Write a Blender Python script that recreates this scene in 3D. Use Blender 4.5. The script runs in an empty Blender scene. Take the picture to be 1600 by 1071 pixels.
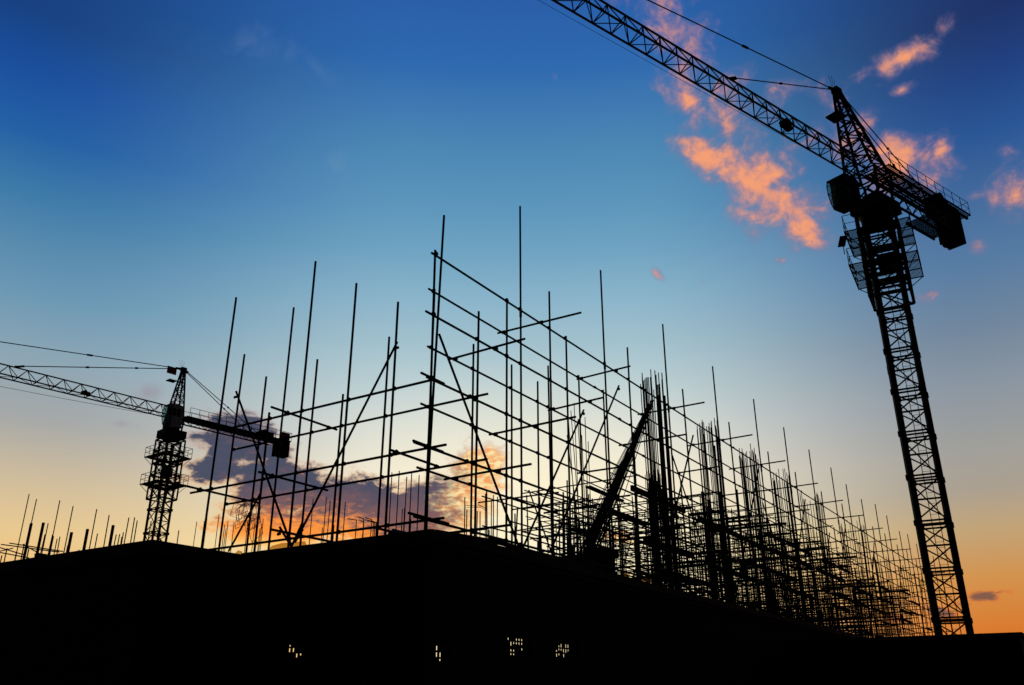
import bpy, math, random
from mathutils import Vector, Matrix
random.seed(7)
S = bpy.context.scene
COL = S.collection
EYE = 1.6
# ------------------------------------------------------------------ camera model
F, HOR = 1350.0, 1097.0
PIT = math.atan((HOR-535.5)/F); SP, CP = math.sin(PIT), math.cos(PIT)
def ray(x, y):
    v = 535.5-y
    return Vector((x-800.0, F*CP-v*SP, F*SP+v*CP))
RD = Vector((960, 1462, 0)).normalized()            # along the long street face of the site
LD = Vector((-RD.y, RD.x, 0))                       # along its short face
def B(r, l, z):                                     # building frame -> world (z above eye level)
    p = RD*r+LD*l
    return Vector((p.x, p.y, z+EYE))
def on_l(x, y, l):                                  # photo point carried onto the long face -> r, z
    d = ray(x, y); P = d*(l/d.dot(LD)); return P.dot(RD), P.z
def on_r(x, y, r):                                  # ... onto a plane parallel to the short face -> l, z
    d = ray(x, y); P = d*(r/d.dot(RD)); return P.dot(LD), P.z
# ------------------------------------------------------------------ materials
def lin(c):
    return tuple(((v/255)/12.92 if v/255 <= .04045 else ((v/255+.055)/1.055)**2.4) for v in c)
def mat(name, col, rough=.85, var=.35, scale=6, spec=.15, metal=0.0, bump=0.0):
    m = bpy.data.materials.new(name); m.use_nodes = True
    n = m.node_tree.nodes; L = m.node_tree.links
    b = n['Principled BSDF']
    tc = n.new('ShaderNodeTexCoord'); no = n.new('ShaderNodeTexNoise')
    no.inputs['Scale'].default_value = scale; no.inputs['Detail'].default_value = 4
    L.new(tc.outputs['Object'], no.inputs['Vector'])
    rp = n.new('ShaderNodeValToRGB')
    rp.color_ramp.elements[0].position = .3; rp.color_ramp.elements[1].position = .7
    rp.color_ramp.elements[0].color = tuple(v*(1-var) for v in col)+(1,)
    rp.color_ramp.elements[1].color = tuple(min(1, v*(1+var)) for v in col)+(1,)
    L.new(no.outputs['Fac'], rp.inputs['Fac']); L.new(rp.outputs['Color'], b.inputs['Base Color'])
    b.inputs['Roughness'].default_value = rough
    b.inputs['Metallic'].default_value = metal
    b.inputs['Specular IOR Level'].default_value = spec
    if bump:
        bp = n.new('ShaderNodeBump'); bp.inputs['Strength'].default_value = bump
        L.new(no.outputs['Fac'], bp.inputs['Height']); L.new(bp.outputs['Normal'], b.inputs['Normal'])
    return m
M = dict(
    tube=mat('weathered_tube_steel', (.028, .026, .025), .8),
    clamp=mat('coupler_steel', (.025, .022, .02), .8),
    rebar=mat('rusty_rebar', (.05, .026, .016), .9, .4, 20),
    timber=mat('dirty_timber', (.04, .03, .022), .9, .4, 8),
    crane=mat('dark_crane_paint', (.03, .028, .024), .75),
    cranemid=mat('grey_crane_cab_paint', (.4, .42, .44), .7),
    red=mat('red_sign_paint', (.45, .05, .03), .7),
    wallblack=mat('backlit_wall_black', (.018, .022, .02), .95, .4, 30, .05),  # plain walls, no netting: backlit shade put into a near-black base colour
    conc=mat('silhouette_concrete', (.05, .048, .045), .95, .3, 3, .05),  # dry concrete darkened in its base colour so backlit parts stay black
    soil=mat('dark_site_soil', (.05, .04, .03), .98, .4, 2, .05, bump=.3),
    wire=mat('wire_rope', (.022, .02, .02), .85),
    cloth=mat('dark_tarpaulin', (.03, .03, .032), .9),
)
def glassmat(name, tint, fac, rough=.3):
    m = bpy.data.materials.new(name); m.use_nodes = True
    n = m.node_tree.nodes; L = m.node_tree.links; n.clear()
    o = n.new('ShaderNodeOutputMaterial'); mx = n.new('ShaderNodeMixShader')
    t = n.new('ShaderNodeBsdfTransparent'); t.inputs['Color'].default_value = tint+(1,)
    d = n.new('ShaderNodeBsdfTranslucent'); d.inputs['Color'].default_value = tint+(1,)
    tc = n.new('ShaderNodeTexCoord'); no = n.new('ShaderNodeTexNoise'); no.inputs['Scale'].default_value = 3
    mr = n.new('ShaderNodeMapRange'); mr.inputs['To Min'].default_value = fac*.7; mr.inputs['To Max'].default_value = min(1, fac*1.3)
    L.new(tc.outputs['Object'], no.inputs['Vector']); L.new(no.outputs['Fac'], mr.inputs['Value'])
    L.new(mr.outputs['Result'], mx.inputs['Fac'])
    L.new(t.outputs[0], mx.inputs[1]); L.new(d.outputs[0], mx.inputs[2]); L.new(mx.outputs[0], o.inputs['Surface'])
    return m
M['sheet'] = glassmat('yellowed_plastic_sheet', (.74, .6, .36), .12)
M['cabglass'] = glassmat('tinted_cab_glass', (.5, .68, .66), .12)
# ------------------------------------------------------------------ mesh builder
class MB:
    def __init__(s): s.v = []; s.f = []
    def tube(s, a, b, rad, n=8, rad2=None):
        a = Vector(a); b = Vector(b); d = (b-a)
        if d.length < 1e-6: return s
        d.normalize()
        u = d.cross(Vector((0, 0, 1)) if abs(d.z) < .9 else Vector((1, 0, 0))).normalized(); w = d.cross(u)
        r2 = rad if rad2 is None else rad2; k = len(s.v)
        for P, r in ((a, rad), (b, r2)):
            for i in range(n):
                t = 2*math.pi*(i+.5)/n
                s.v.append(P+u*(math.cos(t)*r)+w*(math.sin(t)*r))
        for i in range(n):
            j = (i+1) % n
            s.f.append((k+i, k+j, k+n+j, k+n+i))
        s.f.append(tuple(k+i for i in range(n-1, -1, -1))); s.f.append(tuple(k+n+i for i in range(n)))
        return s
    def path(s, pts, rad, n=6):
        for a, b in zip(pts, pts[1:]): s.tube(a, b, rad, n)
        return s
    def obox(s, c, x, y, z):                         # centre and three half-axis vectors
        c = Vector(c); k = len(s.v)
        for sz in (-1, 1):
            for sx, sy in ((-1, -1), (1, -1), (1, 1), (-1, 1)):
                s.v.append(c+x*sx+y*sy+z*sz)
        for q in ((3, 2, 1, 0), (4, 5, 6, 7), (0, 1, 5, 4), (1, 2, 6, 5), (2, 3, 7, 6), (3, 0, 4, 7)):
            s.f.append(tuple(k+i for i in q))
        return s
    def beam(s, a, b, w, h):                         # rectangular bar from a to b
        a = Vector(a); b = Vector(b); d = b-a; L = d.length; d.normalize()
        u = d.cross(Vector((0, 0, 1)) if abs(d.z) < .95 else Vector((1, 0, 0))).normalized(); q = u.cross(d)
        return s.obox((a+b)/2, d*(L/2), u*(w/2), q*(h/2))
    def prism(s, poly, ext):                         # closed polygon (3D points) swept by a vector
        k = len(s.v); n = len(poly); ext = Vector(ext)
        for p in poly: s.v.append(Vector(p))
        for p in poly: s.v.append(Vector(p)+ext)
        s.f.append(tuple(k+i for i in range(n-1, -1, -1))); s.f.append(tuple(k+n+i for i in range(n)))
        for i in range(n):
            j = (i+1) % n; s.f.append((k+i, k+j, k+n+j, k+n+i))
        return s
    def build(s, name, m, parent=None, loc=None):
        me = bpy.data.meshes.new(name)
        o = bpy.data.objects.new(name, me); COL.objects.link(o)
        base = Vector(loc) if loc is not None else Vector((0, 0, 0))
        if parent is not None: o.parent = parent; off = Vector(parent.location)+(Vector(parent.parent.location) if parent.parent else Vector((0, 0, 0)))
        else: off = base; o.location = base
        me.from_pydata([tuple(p-off) for p in s.v], [], s.f)
        me.materials.append(M[m]); me.update()
        return o
def tag(o, label=None, cat=None, group=None, kind=None):
    if label: o['label'] = label
    if cat: o['category'] = cat
    if group: o['group'] = group
    if kind: o['kind'] = kind
    return o
def empty(name, loc, label, cat, group=None):
    o = bpy.data.objects.new(name, None); COL.objects.link(o); o.location = loc
    o.empty_display_size = .3
    return tag(o, label, cat, group)
def rnd(a, b): return random.uniform(a, b)
DECK = 3.1                                           # top of the deck, metres above eye level
GZ = -EYE                                            # ground
Z0, LIFT = 3.37, 1.5
def zl(k): return Z0+LIFT*k
# ------------------------------------------------------------------ ground
g = MB(); n = 40; ext = 1500
gv = [(-ext+2*ext*i/n, -ext+2*ext*j/n) for j in range(n+1) for i in range(n+1)]
g.v = [Vector((x, y, 0)) for x, y in gv]
g.f = [(j*(n+1)+i, j*(n+1)+i+1, (j+1)*(n+1)+i+1, (j+1)*(n+1)+i) for j in range(n) for i in range(n)]
tag(g.build('ground', 'soil'), kind='structure')
# ------------------------------------------------------------------ unfinished building
bld = empty('unfinished_building', B(13.5, 10.8, GZ), 'unfinished concrete building, black in silhouette, whose flat deck carries the scaffolding', 'building')
poly = [(13.38, 10.72), (88, 10.72), (88, 24), (24, 24), (24, 46), (11.0, 46), (11.0, 16.12), (13.38, 16.12)]
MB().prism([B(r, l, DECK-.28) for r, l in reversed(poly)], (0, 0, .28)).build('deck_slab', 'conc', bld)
WIN = []                                             # openings: wall key, start, end, z0, z1
def win(key, x0, y0, x1, y1):
    if key == 'long': a, zt = on_l(x0, y0, 10.78); b, zb = on_l(x1, y1, 10.78)
    else:
        r = 13.44 if key == 'short' else 11.06
        a, zt = on_r(x1, y0, r); b, zb = on_r(x0, y1, r)
    WIN.append((key, a, b, zb, zt))
win('long', 679, 1002, 704, 1034); win('long', 792, 993, 830, 1026); win('long', 868, 1000, 908, 1034)
win('short', 643, 1000, 657, 1030); win('short', 573, 1001, 583, 1011); win('short', 436, 1006, 476, 1034)
def wall(key, s0, s1, plane, thick, P):
    """an outer wall, its colour darkened for backlit shade, between s0 and s1 with real openings; P maps (s, depth, z) to world"""
    ops = sorted([w for w in WIN if w[0] == key], key=lambda w: w[1])
    w = MB(); cur = s0; zt = DECK-.284
    def blk(a, b, z0, z1):
        w.prism([P(a, 0, z0), P(b, 0, z0), P(b, thick, z0), P(a, thick, z0)], (0, 0, z1-z0))
    for o in ops:
        blk(cur, o[1], GZ, zt); blk(o[1], o[2], GZ, o[3]); blk(o[1], o[2], o[4], zt); cur = o[2]
    blk(cur, s1, GZ, zt)
    w.build('dark_wall', 'wallblack', bld)
    for o in ops:                                    # the opening is patched with boards, leaving a grid of small gaps
        wr = random.Random(int(o[1]*100)+int(o[3]*10)); gsz = .036; gm = MB()
        nx = max(2, int((o[2]-o[1])/gsz)); nz = max(2, int((o[4]-o[3])/gsz))
        dx = (o[2]-o[1])/nx; dz = (o[4]-o[3])/nz
        gap = set()
        for i in range(nx):
            lo, hi = sorted((wr.randrange(nz), wr.randrange(nz)))
            if i % 3 == 1:
                for j in range(nz):
                    if j % 3 != 1 and lo-1 <= j <= hi+2 and wr.random() < .8: gap.add((i, j))
        for i in range(nx):
            j = 0
            while j < nz:
                if (i, j) in gap: j += 1; continue
                k = j
                while k < nz and (i, k) not in gap: k += 1
                a = o[1]+i*dx; z0 = o[3]+j*dz; z1 = o[3]+k*dz
                gm.prism([P(a, thick*.35, z0), P(a+dx, thick*.35, z0), P(a+dx, thick*.4, z0), P(a, thick*.4, z0)], (0, 0, z1-z0))
                j = k
        gm.build('window', 'timber', bld)
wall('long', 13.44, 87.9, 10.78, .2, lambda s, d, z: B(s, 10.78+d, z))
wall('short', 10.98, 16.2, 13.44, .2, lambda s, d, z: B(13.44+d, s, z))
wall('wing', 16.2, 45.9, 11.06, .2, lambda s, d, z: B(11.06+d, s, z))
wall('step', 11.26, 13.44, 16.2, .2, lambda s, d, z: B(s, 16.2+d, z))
for r in range(18, 88, 8):
    MB().beam(B(r, 23.7, GZ), B(r, 23.7, DECK-.284), .4, .4).build('column', 'conc', bld)
for l in range(30, 46, 8):
    MB().beam(B(23.7, l, GZ), B(23.7, l, DECK-.284), .4, .4).build('column', 'conc', bld)
MB().prism([B(13.31, l, z) for l, z in ((10.65, DECK-.16), (16.1, DECK-.16), (16.1, DECK+.02), (10.65, DECK+.02))], RD*.06).build('edge_board', 'timber', bld)
MB().prism([B(r, 10.65, z) for r, z in ((13.38, DECK-.16), (88, DECK-.16), (88, DECK+.03), (13.38, DECK+.03))], LD*.06).build('edge_board', 'timber', bld)
# ------------------------------------------------------------------ tube scaffold round the deck
TR = .028
sc = empty('tube_scaffold', B(13.5, 10.93, DECK), 'tall clamped tube scaffold wrapping the corner and the whole long side of the deck', 'scaffold')
LO, LI, RO, RI = 10.93, 12.15, 13.55, 14.95
outer = [(13.40, 9.42), (13.83, 10.55), (15.18, 8.57), (16.44, 9.42), (17.06, 12.43), (18.51, 10.45), (19.38, 9.42), (21.73, 12.5), (23.34, 10.44), (24.6, 9.42),
         (26.36, 12.36), (27.81, 10.36), (31.13, 12.29), (32.45, 10.33), (36.01, 12.31), (37.2, 10.21), (40.25, 12.1), (41.27, 10.14),
         (44.51, 12.0), (45.84, 10.08), (48.73, 11.95), (50.1, 10.2), (51.94, 11.65), (54.0, 10.2), (55.57, 11.45), (57.6, 10.1), (59.5, 11.84), (61.2, 10.2), (62.84, 11.65),
         (64.9, 10.0), (66.73, 11.2), (68.4, 10.1), (69.99, 11.46), (71.7, 9.9), (73.29, 11.22), (75.2, 10.0), (77, 11.3), (80.5, 11.2), (84, 11.0)]
inner = [(15.0, 9.42), (16.7, 8.53), (18.47, 8.54), (19.84, 8.47), (20.43, 9.13), (22.29, 9.42)]
r = 24.0
while r < 84:
    inner.append((r+rnd(-.2, .2), random.choice((8.5, 9.42, 9.42, 9.7, 7.6)))); r += 2.05
outer_s = [(12.02, 8.46), (13.38, 9.31), (14.87, 10.34), (15.97, 6.51), (17.82, 10.10)]
inner_s = [(13.49, 8.43), (14.93, 7.19), (15.97, 8.36), (17.1, 10.16), (17.91, 8.27), (18.95, 9.16)]
def lean(): return rnd(-.035, .035)
coup = []                                            # (point, tangent)
def standard(r, l, zt, r0=None, l0=None):
    m = MB()
    b = B(r if r0 is None else r0, l if l0 is None else l0, DECK); t = B(r, l, zt)
    m.tube(b, t, TR)
    m.obox(b+Vector((0, 0, .012)), RD*.07, LD*.07, Vector((0, 0, .008)))
    if zt > 10.9:                                    # a sleeve where two tubes are joined end to end
        q = b.lerp(t, .66); m.tube(q-Vector((0, 0, .12)), q+Vector((0, 0, .12)), TR*1.35)
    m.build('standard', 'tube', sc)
standard(13.44, LO-.03, 9.42, 13.5)
standard(13.83, LO+.06, 10.55, 13.52, LO+.02)
for r, z in outer[2:]: standard(r+lean()*.4, LO+lean()*.5, z, r+lean(), LO+lean()*.5)
for r, z in inner: standard(r+lean()*.4, LI+lean()*.5, z, r+lean(), LI+lean()*.5)
for l, z in outer_s: standard(RO, l, z, RO+lean()*.5, l+lean()*.5)
for l, z in inner_s: standard(RI, l, z, RI+lean()*.5, l+lean()*.5)
def ledger(a, b, name='ledger', rad=TR, parent=None, m='tube'):
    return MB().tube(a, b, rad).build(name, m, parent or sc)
def run(plane, k, r0, r1, dz):
    """ledger line of tubes end to end along the long side"""
    r = r0; z = zl(k)+dz; first = True
    while r < r1-.5:
        e = min(r1, r+(rnd(8, 12)))
        j = rnd(-.012, .012)
        ledger(B(r, plane+.055, z+j), B(e, plane+.055, z+rnd(-.012, .012)))
        if e < r1: coup.append((B(e, plane+.055, z), RD, .045, .09))
        r = e
for k in range(5):
    run(LO, k, 13.42 if k in (2, 4) else (13.2, 13.1, 13.42, 13.3, 13.42)[k], 84.5, 0)
    run(LI, k, (14.5, 14.7, 14.74, 14.9, 14.85)[k], 84.3, 0.0)
for r, z in outer[2:]:
    for k in range(5):
        if zl(k) < z+.05 and random.random() < .85: coup.append((B(r, LO+.03, zl(k)), Vector((0, 0, 1)), .055, .05))
for r, z in inner:
    for k in range(5):
        if zl(k) < z+.05 and random.random() < .85: coup.append((B(r, LI+.03, zl(k)), Vector((0, 0, 1)), .055, .05))
for k in range(5):
    coup.append((B(13.5, LO, zl(k)), Vector((0, 0, 1)), .055, .05))
# short side ledgers
def lsh(rp, k, l0, l1, dz=0):
    ledger(B(rp+.055, l0, zl(k)+dz), B(rp+.055, l1, zl(k)+dz))
for k, l1 in ((0, 18.4), (1, 18.65), (2, 17.6)):
    lsh(RO, k, 10.55 if k != 2 else 10.93, l1)
for k, l1 in ((0, 18.5), (1, 18.9), (2, 18.9)):
    lsh(RI, k, 10.5, l1)
for rp, lst, top in ((RO, outer_s, (18.4, 18.65, 17.6)), (RI, inner_s, (19, 19, 19))):
    for l, z in lst:
        for k in range(3):
            if zl(k) < z and l < top[k]: coup.append((B(rp+.03, l, zl(k)), Vector((0, 0, 1)), .055, .05))
# transoms: short tubes across the two rows
for k, r0, out, inn in ((4, 18.15, .98, .2), (3, 16.0, .75, .12), (2, 17.8, .95, .25), (1, 16.15, .8, .3), (0, 15.2, .7, .5)):
    r = r0; i = 0
    while r < 83:
        o = out if i % 2 == 0 or r > 30 else out*.3
        z = zl(k)+.055
        a = B(r+rnd(-.1, .1), LO-o-rnd(0, .2), z+rnd(0, .03)); b = B(r+rnd(-.1, .1), LI+inn+rnd(0, .15), z+rnd(-.03, .01))
        ledger(a, b, 'transom')
        coup.append((B(r, LO+.05, z-.02), LD, .065, .06)); coup.append((B(r, LI+.05, z-.02), LD, .065, .06))
        r += 4.62+rnd(-.25, .25); i += 1
for k, l, a0, b0 in ((2, 15.4, -.45, 1.75), (2, 17.7, -.3, 1.8), (1, 18.3, -.65, 2.0), (1, 15.7, -.35, 1.9), (1, 11.9, -.1, 1.55), (0, 18.2, -.5, 1.9), (0, 14.6, -.75, 1.9), (0, 12.6, .3, 1.8), (2, 11.0, -.3, .5), (1, 11.05, -.4, .6), (0, 11.0, -.5, .8)):
    ledger(B(RO+a0, l, zl(k)+.055), B(RO+b0, l, zl(k)+.05), 'transom')
    if k: coup.append((B(RO+.05, l, zl(k)+.03), RD, .065, .06)); coup.append((B(RI+.05, l, zl(k)+.03), RD, .05, .05))
# diagonal braces
def brace_long(p, q, l=LO-.05):
    a = on_l(*p, l); b = on_l(*q, l); ledger(B(a[0], l, a[1]), B(b[0], l, b[1]), 'brace')
    coup.append((B(b[0]-.03, l, b[1]-.12), RD, .045, .045))
brace_long((686, 522), (815, 866)); brace_long((812, 868), (912, 641)); brace_long((861, 860), (967, 603))
def bl(ra, za, rb, zb, l=LO-.05): ledger(B(ra, l, za), B(rb, l, zb), 'brace')
bl(24.5, 3.3, 28.3, 8.75); bl(31, 3.3, 35.6, 9.2); bl(37.5, 3.3, 42.3, 9.0); bl(45, 3.3, 50, 9.0); bl(52, 3.3, 57, 9); bl(60, 3.3, 65, 9); bl(68, 3.3, 73, 9)
bl(29.5, 8.6, 33.5, 3.3, LI+.1); bl(40, 8.6, 44, 3.3, LI+.1); bl(52, 9, 47.5, 3.3, LI+.1); bl(63, 9, 58.5, 3.3, LI+.1)
def brace_short(p, q, r=RO-.05):
    a = on_r(*p, r); b = on_r(*q, r); ledger(B(r, a[0], a[1]), B(r, b[0], b[1]), 'brace')
    coup.append((B(r, a[0], a[1]-.15), LD, .045, .045))
brace_short((369, 612), (455, 852)); brace_short((621, 534), (461, 848)); brace_short((407, 771), (357, 862), RI+.1)
brace_short((437, 824), (460, 862), RO-.1); brace_short((472, 818), (452, 862), RO-.12)
# boards laid on the lifts
for k in (0, 1, 2, 3):
    r = 20.5+k*.8
    while r < 80:
        Ln = rnd(2.6, 4.0)
        if random.random() < (.5, .5, .45, .05)[k] and (k < 2 or r > 26.5):
            for q in range(1):
                c = LO+.18+q*.27; h = zl(k)+.13+q*.004
                MB().beam(B(r+rnd(-.2, .2), c, h), B(r+Ln, c, h+rnd(-.01, .03)), .2, .055).build('board', 'timber', sc)
        r += Ln+rnd(.1, 2.2)
for r0_, r1_, z0_, z1_ in ((13.7, 16.2, .03, .15), (15.6, 17.9, .15, .1), (17.6, 20.4, .11, .13)):
    MB().beam(B(r0_, LO-.12, DECK+z0_), B(r1_, LO-.12, DECK+z1_), .05, .1).build('toe_board', 'timber', sc)
# couplers: the hundred nearest as parts, the rest together
coup.sort(key=lambda c: (c[0]-Vector((0, 0, EYE))).length)
def clamp(m, c):
    p, d, rad, h = c
    rad *= .8; h *= .8
    m.tube(p-d*h, p+d*h, rad, 6)
    u = d.orthogonal().normalized(); m.obox(p+u*rad*.8, d*h*.6, u*rad*.5, d.cross(u)*rad*.6)
    return m
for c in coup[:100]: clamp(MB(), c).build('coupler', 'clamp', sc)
rest = MB()
for c in coup[100:]: clamp(rest, c)
tag(rest.build('couplers', 'clamp', sc), kind='stuff')
# ------------------------------------------------------------------ falsework bays behind the long side
def jtube(m, a, b, rad): return m.tube(a, b, rad, 6)
ordn = ['first', 'second', 'third', 'fourth', 'fifth', 'sixth', 'seventh', 'eighth']
for i in range(8):
    r0 = 22.4 if i == 0 else 27.6+7.9*(i-1); r1 = r0+(4.4 if i == 0 else 7.5)
    fw = empty('shoring_frame', B(r0, 13.4, DECK), ('%s bay of shoring tubes behind the long scaffold, counted from its corner' % ordn[i]) if i < 7 else 'farthest bay of shoring tubes, beside the foot of the tall crane', 'shoring', 'shoring bays standing on the deck')
    step = 1.48 if i == 0 else 1.3
    dl = 1.0 if i == 0 else 1.25
    nl = max(3, min(8, int((.657*r0-.4-13.5)/dl)+1))
    top = (6.4, 7.4, 8.6, 9.2, 9.2, 9.0, 8.8, 8.6)[i]
    zs_ = [3.65+.76*q for q in range(int((top-3.6)/.76)+1)]
    rs = [r0+step*j for j in range(int((r1-r0)/step)+1)]
    for a in range(nl):
        l = 13.6+dl*a
        for r in rs:
            if i == 0 and random.random() < .25: continue
            zt = top+rnd(-.5, .4) if random.random() < .6 else top+rnd(-1.6, .9)
            m = MB(); jtube(m, B(r+rnd(-.05, .05), l+rnd(-.05, .05), DECK), B(r+rnd(-.08, .08), l+rnd(-.06, .06), zt), .024)
            m.build('standard', 'tube', fw)
        for z in zs_:
            if random.random() < (.3 if i in (1, 2) and z < 6.5 else .12): continue
            m = MB(); jtube(m, B(r0-rnd(.1, .5), l+.05, z+rnd(-.1, .1)), B(rs[-1]+rnd(.2, .9), l+.05, z+rnd(-.1, .1)), .024)
            m.build('ledger', 'tube', fw)
    for j, r in enumerate(rs):
        for z in zs_:
            if random.random() < (.4 if i < 3 else .2): continue
            m = MB(); jtube(m, B(r+.05, 13.6-rnd(.2, .9), z+rnd(-.1, .1)), B(r+.05, 13.6+dl*(nl-1)+rnd(.1, .5), z+rnd(-.1, .1)), .024)
            m.build('transom', 'tube', fw)
    for j in range(3 if i else 1):
        rr = rnd(r0, r1-2.5); l = 13.6+dl*random.randrange(nl); s = random.choice((0, 1))
        m = MB(); jtube(m, B(rr+2.3*s, l-.05, DECK+.1), B(rr+2.3*(1-s), l-.05, rnd(5.8, 7)), .024); m.build('brace', 'tube', fw)
    # bearers and deck boards on the heads of the props
    for j in range(0 if i == 0 else 3):
        rr = rnd(r0+.3, r1-.3); z = top-rnd(0, 1.2); q = rnd(12.9, 14)
        MB().beam(B(rr, q, z), B(rr, q+(rnd(1, 2) if i < 3 else rnd(2, min(4.5, nl*dl))), z+rnd(-.05, .05)), .07, .11).build('bearer', 'timber', fw)
    for j in range(0 if i == 0 else 5):
        l = rnd(13, 13.4+dl*nl); z = random.choice(zs_[1:])+.1; rr = rnd(r0, r1-3)
        MB().beam(B(rr, l, z), B(rr+rnd(2.5, 4), l, z+rnd(-.06, .06)), rnd(.15, .3), .06).build('board', 'timber', fw)
    for zf, ra_, rb_ in ((), ((7.05, .2, 5.0), (5.35, 1.0, 5.5), (4.35, 2.5, 7.2)), ((7.0, -1.5, 4.5), (6.9, 4.8, 7.4), (5.2, 0, 5)), ((7.0, 0, 6.8), (5.3, 1, 6)), ((7.0, .5, 6.5), (5.2, 3, 7)), ((6.8, 1, 6),), ((6.8, 0, 5),), ((6.6, 0, 5),))[i]:
        MB().beam(B(r0+ra_, 13.15, zf), B(r0+rb_, 13.15+rnd(-.05, .05), zf+rnd(-.05, .05)), .1, .2).build('beam_form', 'timber', fw)
    for j in range(0 if i < 3 else 4):
        l = 13.7+dl*random.randrange(nl); rr = rnd(r0+.3, r1-1.8); z = rnd(3.15, 6.2)
        m = MB(); m.obox(B(rr+.5, l+.1, z+.45), RD*rnd(.3, .6), LD*.02, Vector((0, 0, rnd(.25, .55)))); m.build('formwork_panel', 'timber', fw)
# ------------------------------------------------------------------ column reinforcement cages
def cage(r, l, w, nb, zt, label, jit=.35, bent=False, rad=.019, tie=7.3, group='reinforcement cages rising from the deck', spread=0.0, dark=0):
    e = empty('rebar_cage', B(r, l, DECK), label, 'rebar cage', group)
    side = max(1, nb//4)
    pts = []
    for s in range(4):
        for q in range(side):
            t = -1+2*q/side if q not in (1, side-1) or side < 4 else (-.82 if q == 1 else .8)
            pts.append([(t, -1), (1, t), (-t, 1), (-1, -t)][s])
    for u, v in pts:
        top = zt+rnd(-jit, jit); h = w/2
        a = B(r+u*h, l+v*h, DECK); b = B(r+u*h*(1+spread)+rnd(-.06, .06), l+v*h*(1+spread)+rnd(-.06, .06), top)
        m = MB(); m.tube(a, b, rad, 6)
        if bent: m.tube(b, b+LD*rnd(.15, .35)*random.choice((1, 1, -.5))+RD*rnd(-.1, .1)+Vector((0, 0, rnd(-.02, .1))), rad, 6)
        m.build('bar', 'rebar', e)
    for q in range(dark):
        a = B(r+(-.5+q)*w*1.0, l-w*.55, DECK); MB().tube(a, a+Vector((0, 0, zt-DECK-rnd(.3, 1.2))), .045).build('support_tube', 'tube', e)
    z = DECK+.3; h = w/2+.012
    while z < tie:
        P = [B(r+u*h, l+v*h, z+rnd(-.02, .02)) for u, v in ((-1, -1), (1, -1), (1, 1), (-1, 1), (-1, -1))]
        MB().path(P, .006, 4).build('stirrup', 'rebar', e)
        z += .2 if z < 6 else .35
    return e
CL = 13.0
cage(29.9, CL, .62, 24, 11.75, 'nearest tall cage of vertical bars, beside the top of the leaning rod bundle', dark=2)
cage(35.6, CL, .66, 24, 11.4, 'tall cage of vertical bars, second large one along the long scaffold from the corner', dark=2)
cage(40.9, CL, .66, 24, 11.3, 'tall cage of vertical bars, third large one along the long scaffold from the corner', dark=1)
cage(46.2, CL, .72, 20, 11.2, 'tall cage of vertical bars, fourth large one along the long scaffold from the corner', dark=1)
cage(51.8, CL, .7, 16, 11.1, 'tall cage of vertical bars, fifth large one along the long scaffold from the corner', spread=.3)
cage(61.8, CL, .9, 16, 10.9, 'bushy spread cage of vertical bars near the far end of the long scaffold', spread=.35)
cage(69.5, CL, .8, 12, 9.6, 'short far cage of vertical bars, last one before the crane mast')
cage(42.0, 18.5, .7, 12, 11.2, 'inner cage of vertical bars standing deep behind the second large cage')
cage(50.5, 18.5, .7, 12, 11.2, 'inner cage of vertical bars standing deep behind the third large cage')
cage(60.0, 18.5, .7, 12, 11.0, 'inner cage of vertical bars standing deep behind the fifth large cage')
cage(33.5, 19.0, .6, 12, 7.9, 'low inner cage of vertical bars deep in the shoring behind the nearest big cage')
# ------------------------------------------------------------------ leaning bundle of rods and the loose fan of rods beside it
GB = 'long rods leaning together in a steep bundle against the scaffold'
base = on_l(905, 905, LI+.6); 
for i in range(40):
    t = i/25 if i < 26 else rnd(0, 1)
    wide = i >= 26
    x0 = (866+56*t if wide else 886+17*t)+rnd(-3, 3); x1 = 1001+19*t+rnd(-1, 1)
    bx = on_l(x0, 888+(x0-893)*.25, 12.9)[0]
    lb = 12.9+rnd(-.2, .25)
    tx, tz = on_l(x1, 662-34*t+rnd(-10, 3), 12.35)
    a = B(bx, lb, DECK+.02); b = B(tx, 12.35+rnd(-.05, .05), tz)
    tag(MB().tube(a, b, rnd(.009, .014) if wide else rnd(.014, .021), 6).build('leaning_rod', 'tube', loc=a), 'long steel rod in the steep dark bundle leaning on the scaffold', 'rod', GB)
GF = 'thin rods standing loosely fanned out beside the leaning bundle'
for x0, y0, x1 in ((888, 652, 905), (892, 642, 912), (897, 630, 908), (903, 655, 916), (909, 680, 918), (914, 652, 922), (919, 690, 926), (886, 680, 915)):
    r0, z0 = on_l(x0, y0, 13.2); rb, zb = on_l(x1, 880, 13.0)
    a = B(rb, 13.0, DECK)
    tag(MB().tube(a, B(r0, 13.2, z0), .013, 6).build('thin_rod', 'rebar', loc=a), 'thin bar in the loose fan of bars just left of the steep leaning bundle', 'rod', GF)
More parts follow.
